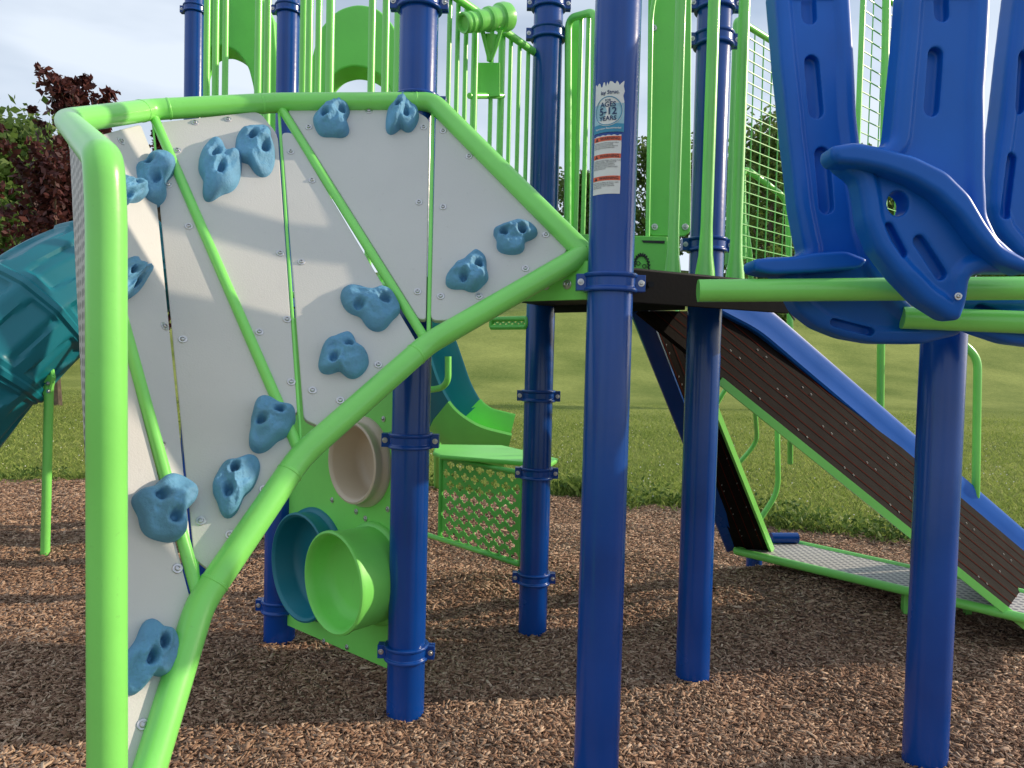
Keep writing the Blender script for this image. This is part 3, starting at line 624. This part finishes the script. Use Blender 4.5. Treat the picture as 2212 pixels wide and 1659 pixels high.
moulded("loop_arm",[(1690,-60),(1692,120),(1700,300),(1712,450),(1725,520),(1732,546),(1715,556),(1650,558),(1630,564),(1630,586),(1670,594),(1690,612),(1705,642),(1725,674),(1770,707),(1830,730),(1900,742),(2000,743),(2075,724),(2085,706),(2020,700),(1975,668),(1925,625),(1890,570),(1868,500),(1858,400),(1850,250),(1855,100),(1860,-60)],2.06,0.10,
 [(1762,125,1764,240,32),(1768,-60,1765,20,32),(1772,335,1778,450,32),(1800,696,1880,716,18)],bend=lambda x,z:-0.09*np.cos((z-1.55)*2.2)+0.05+0.14*np.maximum(0,1.5-z),dish=0.014)
moulded("loop_arm",[(1975,-60),(1958,60),(1940,180),(1925,300),(1905,320),(1850,308),(1812,312),(1799,335),(1812,360),(1850,388),(1858,430),(1865,480),(1890,540),(1940,600),(2000,655),(2060,690),(2084,692),(2094,655),(2096,596),(2130,588),(2260,588),(2250,578),(2190,545),(2150,510),(2128,465),(2124,380),(2130,200),(2150,50),(2165,-60)],1.80,0.085,
 [(2030,110,2014,235,32),(2054,-50,2050,20,32),(1985,520,2035,592,26),(1918,490,1950,548,20)],[(1938,440,24,28)],bend=lambda x,z:-0.07*np.cos((z-1.65)*2.4)+0.05+0.10*np.maximum(0,1.45-z),dish=0.014)
moulded("loop_arm",[(2040,630),(2260,630),(2270,752),(2190,742),(2130,722),(2075,700),(2035,675)],2.02,0.09,[(2120,668,2215,700,24)],dish=0.012)
moulded("loop_arm",[(2205,-60),(2185,100),(2168,250),(2150,380),(2148,440),(2165,500),(2205,548),(2290,590),(2290,-60)],2.1,0.09,[(2190,340,2175,460,26),(2215,120,2208,230,26)],dish=0.014)
moulded("step_lip",[(1800,312),(1850,305),(1910,316),(1980,334),(2050,368),(2100,418),(2136,480),(2170,528),(2240,566),(2235,592),(2170,570),(2120,522),(2078,466),(2030,420),(1975,388),(1915,366),(1860,354),(1812,350),(1799,335)],1.738,0.085,[],dish=0.0,R=0.016)
moulded("step_lip",[(1630,558),(1715,554),(1760,545),(1830,540),(1880,560),(1860,580),(1760,588),(1670,592),(1632,584)],1.97,0.11,[],dish=0.0,R=0.012)
pipe("support_pipe",[S(1508,628,2.0),S(2300,622,1.93)],0.0305,GREEN,LC,0,28)
pipe("support_pipe",[S(1948,686,2.05),S(2300,700,1.98)],0.0305,GREEN,LC,0,28)
for x,y,Yy in((2070,640,1.79),): bolt(LC,S(x,y,Yy),-Yv,0.8)
# ------------------------------------------------------------ crawl tube panel
TP=thing("crawl_tube_wall","lime green upright panel with round plastic tubes","play panel",Vector(((p2.x+pA.x)/2,(p2.y+pA.y)/2,0)))
a=Vector((p2.x,p2.y,0)); b=Vector((pA.x,pA.y,0)); dd=(b-a).normalized(); nP=Vector((dd.y,-dd.x,0)); nP=nP if nP.dot(-a)>0 else -nP
A0=a+dd*0.07; B0=b-dd*0.06
zb1,zt1=0.13,1.36
def pc(px,py): return onp(px,py,A0,nP)
cuts=[]
def tube(px,py,r,L,mat,flare=0.0,floor=0.0):
    P0=A0+nP*L; m_=onp(px,py,P0,nP); base=m_-nP*L
    rb=r*(1-flare)
    prof=[(rb+0.016,0.0),(rb+0.014,0.012),(rb,0.018),(r-0.006,L-0.03),(r,L-0.012),(r-0.001,L-0.003),(r-0.008,L),(r-0.016,L-0.006),(r-0.020,L-0.03 if L>.1 else L-.012),(rb-0.022,0.03+floor),(rb-0.035,0.012+floor),(rb*0.6,0.004+floor),(0.0,0.002+floor)]
    v,f=lathe(prof,base,nP,56); mk("crawl_tube",v,f,mat,TP,ang=60)
    if floor<0:
        v,f=lathe([(rb-0.004,-0.06),(rb-0.004,0.03)],base,nP,48); f=list(f)+[tuple(range(47,-1,-1)),tuple(range(48,96))]; cuts.append(solid('c',v,f))
tube(716,1260,0.176,0.18,GREENF,0.05,0.085); tube(644,1226,0.210,0.075,TEAL,0.02,-0.035); tube(757,1000,0.148,0.055,BEIGE,0.0,-0.08)
v,f=prism([A0+Z*zb1,B0+Z*(zb1-0.03),B0+Z*zt1,A0+Z*zt1],-nP*0.02); o=solid("panel_sheet",v,f)
for c in cuts: cutby(o,c)
bake(o,cuts,GREENF,TP)
for x,y in((829,905),(838,1005),(838,1100),(832,1210),(832,1335),(790,1120),(770,1105),(700,1385),(718,1080),(750,1398)): bolt(TP,pc(x,y)+nP*0.002,nP,0.9)
# ------------------------------------------------------------ lattice counter
def lattice(name,label,A,B,z0,z1,nx_,nz_,parent=None,frame=True):
    T=parent or thing(name,label,"panel",Vector((A.x,A.y,z0)))
    d=(B-A); L=d.length; d=d.normalized()
    V=[];F=[]; cw=L/nx_; ch=(z1-z0)/nz_; N=40
    for j in range(nz_):
        off=0.5 if j%2 else 0
        for i in range(-1 if off else 0,nx_):
            x0=(i+off)*cw; x1=x0+cw; half=False
            if x0<0: x0=0;half=True
            if x1>L+1e-6: x1=L;half=True
            k=len(V); cx=(x0+x1)/2; cy=(j+.5)*ch
            if half:
                for (x,y) in((x0,j*ch),(x1,j*ch),(x1,(j+1)*ch),(x0,(j+1)*ch)): V.append(A+d*x+Z*(z0-A.z+y))
                F.append((k,k+1,k+2,k+3)); continue
            for q in range(N):
                t=2*math.pi*q/N; c_,s=math.cos(t),math.sin(t); mxx=max(abs(c_),abs(s)); ox=c_/mxx*cw/2; oy=s/mxx*ch/2
                rr=0.24+0.21*abs(math.cos(2*t))**0.8; V.append(A+d*(cx+ox)+Z*(z0-A.z+cy+oy)); V.append(A+d*(cx+c_*rr*cw)+Z*(z0-A.z+cy+s*rr*ch))
            for q in range(N):
                q2=(q+1)%N; F.append((k+2*q,k+2*q2,k+2*q2+1,k+2*q+1))
    o=mk("lattice_sheet",V,F,DGREEN,T,smooth=False); md=o.modifiers.new('s','SOLIDIFY'); md.thickness=0.004
    if frame:
        a=A.copy();a.z=z0;b=B.copy();b.z=z0;a2=A.copy();a2.z=z1;b2=B.copy();b2.z=z1
        pipe("lattice_frame",[a,a2,b2,b,a],0.012,DGREEN,T,0.02,12)
    return T
zA=S(1120,1222,3.33).z; LA=S(950,1170,3.8); LB=S(1125,1220,3.33)
LT=lattice("counter_table","green counter shelf with a quatrefoil lattice front",Vector((LA.x,3.8,0)),Vector((LB.x,3.34,0)),zA,0.70,8,8)
pipe("support_pipe",[S(905,1150,3.9),Vector((LB.x+.02,3.34,zA))],0.013,GREEN,LT,0,14)
zt2=0.72; Pq=[G(935,985,zt2),G(950,992,zt2),G(1188,1012,zt2),G(1206,1000,zt2),G(1150,985,zt2),G(1085,970,zt2),G(940,968,zt2)]
v,f=prism(Pq,Z*0.022); mk("counter_top",v,f,GREENF,LT,smooth=False,bevel=0.008)
LA2=S(1062,700,3.4); LB2=S(1140,690,3.2)
lattice("under_deck_lattice","small green lattice strip below the deck",Vector((LA2.x,3.4,0)),Vector((LB2.x,3.25,0)),S(1100,706,3.3).z,1.395,6,2)
# ------------------------------------------------------------ slides
TS=thing("tube_slide","teal faceted plastic tube slide on a green strut","slide",Vector((S(97,1205,4.28).x,4.3,0)))
path=[S(340,560,4.9),S(220,585,4.65),S(110,643,4.4),S(30,712,4.25),S(-60,810,4.1),S(-170,945,4.0),S(-260,1055,3.9)]
pp=roundpath(path,0.5,8)
def resample(P,step):
    out=[P[0]];acc=0
    for a,b in zip(P[:-1],P[1:]):
        L=(b-a).length
        if L<1e-6: continue
        t=step-acc
        while t<=L: out.append(a+(b-a)*t/L); t+=step
        acc=(acc+L)%step
    return out
pp=resample(pp,0.012); V=[];F=[]; n_=140; SG=34
PN=np.array([tuple(p) for p in pp]); K=21; ker=np.ones(K)/K; PP=np.pad(PN,((K//2,K//2),(0,0)),mode='edge'); PN=np.stack([np.convolve(PP[:,i],ker,'valid') for i in range(3)],-1); pp=[Vector(p) for p in PN]
T_=[(pp[min(i+6,len(pp)-1)]-pp[max(i-6,0)]).normalized() for i in range(len(pp))]
def sst(e0,e1,x): t=min(1,max(0,(x-e0)/(e1-e0))); return t*t*(3-2*t)
for i,P in enumerate(pp):
    t_=T_[i]; u=(Z-t_*Z.dot(t_)).normalized(); w_=t_.cross(u); m_=i%SG; row=i//SG
    flange=0.016*(m_ in(0,1,2))
    for k in range(n_):
        a=2*math.pi*k/n_
        seg=(a/(2*math.pi)*7+0.1+0.5*(row%2))%1; mm=min(m_-4,SG-3-m_)/SG
        taper=0.10+0.10*(m_/SG if row%2 else 1-m_/SG)
        dd_=min(0.5-abs(seg-0.5)-taper, mm*1.1)
        pad=-0.020*sst(0,0.05,dd_)
        fac=(1/math.cos(((a+0.3)%(math.pi/5))-math.pi/10))*0.985
        r_=0.335*fac+flange+pad; V.append(P+(u*math.cos(a)+w_*math.sin(a))*r_)
for i in range(len(pp)-1):
    for k in range(n_): k2=(k+1)%n_; F.append((i*n_+k,i*n_+k2,(i+1)*n_+k2,(i+1)*n_+k))
mk("tube",V,F,TEAL,TS,ang=32)
sb=G(97,1205); pipe("support_strut",[Vector((sb.x,sb.y,-0.05)),S(106,830,sb.y)],0.025,GREEN,TS,0,16)
v,f=merge(sweep([S(105,860,sb.y),S(78,812,sb.y-.02),S(76,800,sb.y-.02)],[0.016,.014,.014],8),sweep([S(105,860,sb.y),S(115,815,sb.y-.02),S(112,800,sb.y)],[0.016,.014,.014],8),box(S(97,818,sb.y-.02),Vector((0.055,0,0)),Vector((0,0.005,0)),Z*0.022)); mk("strut_bracket",v,f,GREEN,TS)
for x,y in((103,828),(104,845)): bolt(TS,S(x,y,sb.y-.035),-Yv,1)
CS=thing("spiral_slide","curved teal slide ending in a lime green chute exit","slide",G(1060,1000))
U=[(-1.0+0.0,1.0),(-0.93,1.06),(-0.86,1.0),(-0.8,0.2),(-0.6,-0.25),(-0.3,-0.42),(0,-0.46),(0.3,-0.42),(0.6,-0.25),(0.8,0.2),(0.86,1.0),(0.93,1.06),(1.0,1.0),(0.94,0.1),(0.7,-0.4),(0.35,-0.6),(0,-0.64),(-0.35,-0.6),(-0.7,-0.4),(-0.94,0.1)]
U=[(b,a) for a,b in U]
pth=[S(860,640,5.3),S(905,750,5.2),S(940,860,5.1),S(975,922,5.0),S(1025,958,4.95),S(1095,975,4.95)]
pp=roundpath(pth,0.4,5); h=int(len(pp)*0.55)
v,f=sweep(pp[:h+1],0.19,prof=U,up=Z); mk("slide_bed",v,f,TEAL,CS,ang=50)
v,f=sweep(pp[h:],0.195,prof=U,up=Z); mk("slide_exit",v,f,GREENF,CS,ang=50)
pipe("support_pipe",[S(968,770,4.5),S(968,822,4.5),S(955,838,4.55),S(930,842,4.6)],0.02,GREEN,CS,0.05,12)
pipe("support_pipe",[G(945,1055)-Z*.05,S(945,900,5.35)],0.03,GREENF,CS,0,12)
# ------------------------------------------------------------ plank ramp
PRm=thing("plank_ramp","dark brown board ramp with blue edge beams and green rails","ramp",Vector((2.0,3.4,0)))
def board(name,a,b,c,d,th,lines,rows):
    nrm=(b-a).cross(d-a).normalized(); nrm=nrm if nrm.dot(C-a)>0 else -nrm
    bl=lambda s,t:(a*(1-s)+b*s)*(1-t)+(d*(1-s)+c*s)*t
    M=24; V=[bl(i/M,j/M)-nrm*k*th for k in(0,1) for j in range(M+1) for i in range(M+1)]; W=M+1; F=[]
    for j in range(M):
        for i in range(M):
            q=j*W+i; F.append((q,q+1,q+W+1,q+W)); q+=W*W; F.append((q,q+W,q+W+1,q+1))
    rim_=[i for i in range(W)]+[j*W+M for j in range(1,W)]+[M*W+i for i in range(M-1,-1,-1)]+[j*W for j in range(M-1,0,-1)]
    for p_,q_ in zip(rim_,rim_[1:]+rim_[:1]): F.append((p_,p_+W*W,q_+W*W,q_))
    mk(name,V,F,PLANK,PRm,ang=40)
    for i in range(1,lines+1):
        t=i/(lines+1); w=0.0026/(d-a).length; V=[];F=[]
        for k in range(M+1): V+= [bl(k/M,t-w)+nrm*0.003,bl(k/M,t+w)+nrm*0.003]
        for k in range(M): F.append((2*k,2*k+2,2*k+3,2*k+1))
        mk("seam_line",V,F,RED,PRm,smooth=False)
    for r_ in rows:
        for i in range(1,9):
            X0=bl(i/9,r_)+nrm*0.003; bolt(PRm,X0,nrm,0.40,DBOLT); bolt(PRm,X0+(b-a).normalized()*0.05,nrm,0.40,DBOLT)
ra,rb,rc,rd=S(1379,672,2.9),S(2290,1414,3.08),S(2330,1290,3.9),S(1600,672,3.2)
board("ramp_board",ra,rb,rc,rd,0.02,7,(0.12,0.4,0.68))
v,f=merge(sweep([S(1555,822,2.93),S(2165,1312,3.03),S(2290,1412,3.06)],1,prof=[(-0.016,-0.006),(0.016,-0.006),(0.016,0.006),(-0.016,0.006)])); mk("edge_rail",v,f,GREEN,PRm,smooth=False)
beam=[(0.062,-0.020),(0.068,0.0),(0.062,0.020),(0.045,0.026),(0.0,0.022),(-0.045,0.026),(-0.054,0.018),(-0.058,0.0),(-0.054,-0.018),(-0.045,-0.026),(0.0,-0.022),(0.045,-0.026)]
v,f=sweep(roundpath([S(1560,650,3.12),S(1640,692,3.2),S(2212,1180,3.88),S(2330,1283,4.0)],0.08),1,prof=beam); mk("edge_beam",v,f,BLUEP,PRm,ang=30)
la,lb,lc,ld=S(1385,672,3.0),S(1592,1190,4.0),S(1668,1190,3.95),S(1461,672,3.2)
board("ramp_board",la,lb,lc,ld,0.02,3,(0.3,0.75))
v,f=sweep([ld,lc],1,prof=[(-0.018,-0.007),(0.018,-0.007),(0.018,0.007),(-0.018,0.007)]); mk("edge_rail",v,f,GREEN,PRm,smooth=False)
v,f=sweep([S(1378,668,2.98),S(1582,1185,4.02)],0.62,prof=beam,up=X); mk("edge_beam",v,f,BLUE,PRm,ang=30)
# ------------------------------------------------------------ perforated transfer platform
ZP=0.22
TPf=thing("transfer_platform","low perforated steel step platform framed in green","platform",G(1900,1280))
c1,c2,c3,c4=G(1590,1187,ZP),G(2300,1352,ZP),G(2300,1298,ZP),G(1700,1167,ZP)
DM=perfmat(30,(0.16,0.16,0.17,1)); DM.name="dotted_step_plate"
v,f=prism([c1,c2,c3,c4],-Z*0.012); mk("step_plate",v,f,DM,TPf,smooth=False,bevel=0.002)
for A_,B_ in((c1,c2),(c2,c3),(c3,c4),(c4,c1)): pipe("frame_rail",[A_-Z*.008,B_-Z*.008],0.021,GREEN,TPf,0,16)
for px,py in((1953,1365),(2088,1356)):
    b_=G(px,py); v,f=box(Vector((b_.x,b_.y,ZP/2-0.04)),Vector((0.014,0,0)),Vector((0,0.014,0)),Z*(ZP/2+.03)); mk("leg",v,f,GREEN,TPf,bevel=0.002)
b_=G(1628,1236,0.02); pipe("leg",[Vector((b_.x,b_.y,-0.05)),Vector((b_.x,b_.y,ZP))],0.045,BLUE,TPf,0,20)
pipe("stub_tube",[G(1665,1162,ZP+.03),G(1722,1162,ZP+.03)],0.03,BLUE,TPf,0,16)
# ------------------------------------------------------------ hand rails
def rail(label,pts,r,bend=0.08):
    P=[S(*q) for q in pts]; T=thing("handrail",label,"handrail",P[-1].copy(),"green tubular handrails"); pipe("rail_tube",P,r,GREEN,T,bend,14)
rail("bent lime green handrail beside the mesh barrier",[(1606,560,3.3),(1604,360,3.3),(1640,385,3.35),(1702,432,3.5),(1707,720,3.5),(1707,1000,3.9)],0.014)
rail("straight lime green upright beside the ramp",[(1583,350,3.4),(1620,540,3.4),(1632,900,3.9),(1636,955,4.1),(1588,1010,4.1)],0.012)
rail("tall lime green upright post of the ramp rail",[(1915,-40,3.6),(1903,740,3.6),(1900,1080,3.9)],0.018)
rail("hooped lime green handrail end",[(2040,735,3.7),(2080,740,3.7),(2112,775,3.7),(2108,1060,3.7),(2104,1180,3.9)],0.019)
rail("bent lime green handrail behind the ramp",[(1678,700,4.2),(1679,930,4.2),(1681,1062,4.2),(1640,1125,4.2),(1638,1150,4.2)],0.015)
rail("long lime green upright beside the ramp top",[(1545,880,3.9),(1568,838,3.9),(1700,700,3.9)],0.012)
# ------------------------------------------------------------ sky and sun
sd=Vector((0.97,0.20,0.0)).normalized(); EL=math.radians(24)
sun=bpy.data.lights.new("sun",'SUN'); sun.energy=4.2; sun.angle=math.radians(0.8); sun.color=(1.0,0.84,0.64)
so=bpy.data.objects.new("sun",sun); COL.objects.link(so)
D=Vector((sd.x*math.cos(EL),sd.y*math.cos(EL),math.sin(EL))); so.rotation_euler=D.to_track_quat('Z','Y').to_euler()
w=bpy.data.worlds.new("World"); sc.world=w; w.use_nodes=True; nt=w.node_tree; N=nt.nodes; L=nt.links
bg=N['Background']; sky=N.new('ShaderNodeTexSky'); sky.sky_type='NISHITA'; sky.sun_disc=False; sky.sun_elevation=EL; sky.sun_rotation=math.atan2(sd.x,sd.y)
sky.air_density=1.0; sky.dust_density=1.2
tc=N.new('ShaderNodeTexCoord'); mp=N.new('ShaderNodeMapping'); mp.inputs['Scale'].default_value=(1.2,1.2,4.5); no=N.new('ShaderNodeTexNoise'); no.inputs['Scale'].default_value=1.3; no.inputs['Detail'].default_value=5
L.new(tc.outputs['Generated'],mp.inputs['Vector']); L.new(mp.outputs[0],no.inputs['Vector'])
cr=N.new('ShaderNodeValToRGB'); cr.color_ramp.elements[0].position=0.28; cr.color_ramp.elements[1].position=0.60; L.new(no.outputs['Fac'],cr.inputs['Fac'])
mx=N.new('ShaderNodeMix'); mx.data_type='RGBA'; L.new(cr.outputs[0],mx.inputs[0]); L.new(sky.outputs[0],mx.inputs[6]); mx.inputs[7].default_value=(5.5,6.1,6.9,1)
L.new(mx.outputs[2],bg.inputs['Color']); bg.inputs['Strength'].default_value=0.15
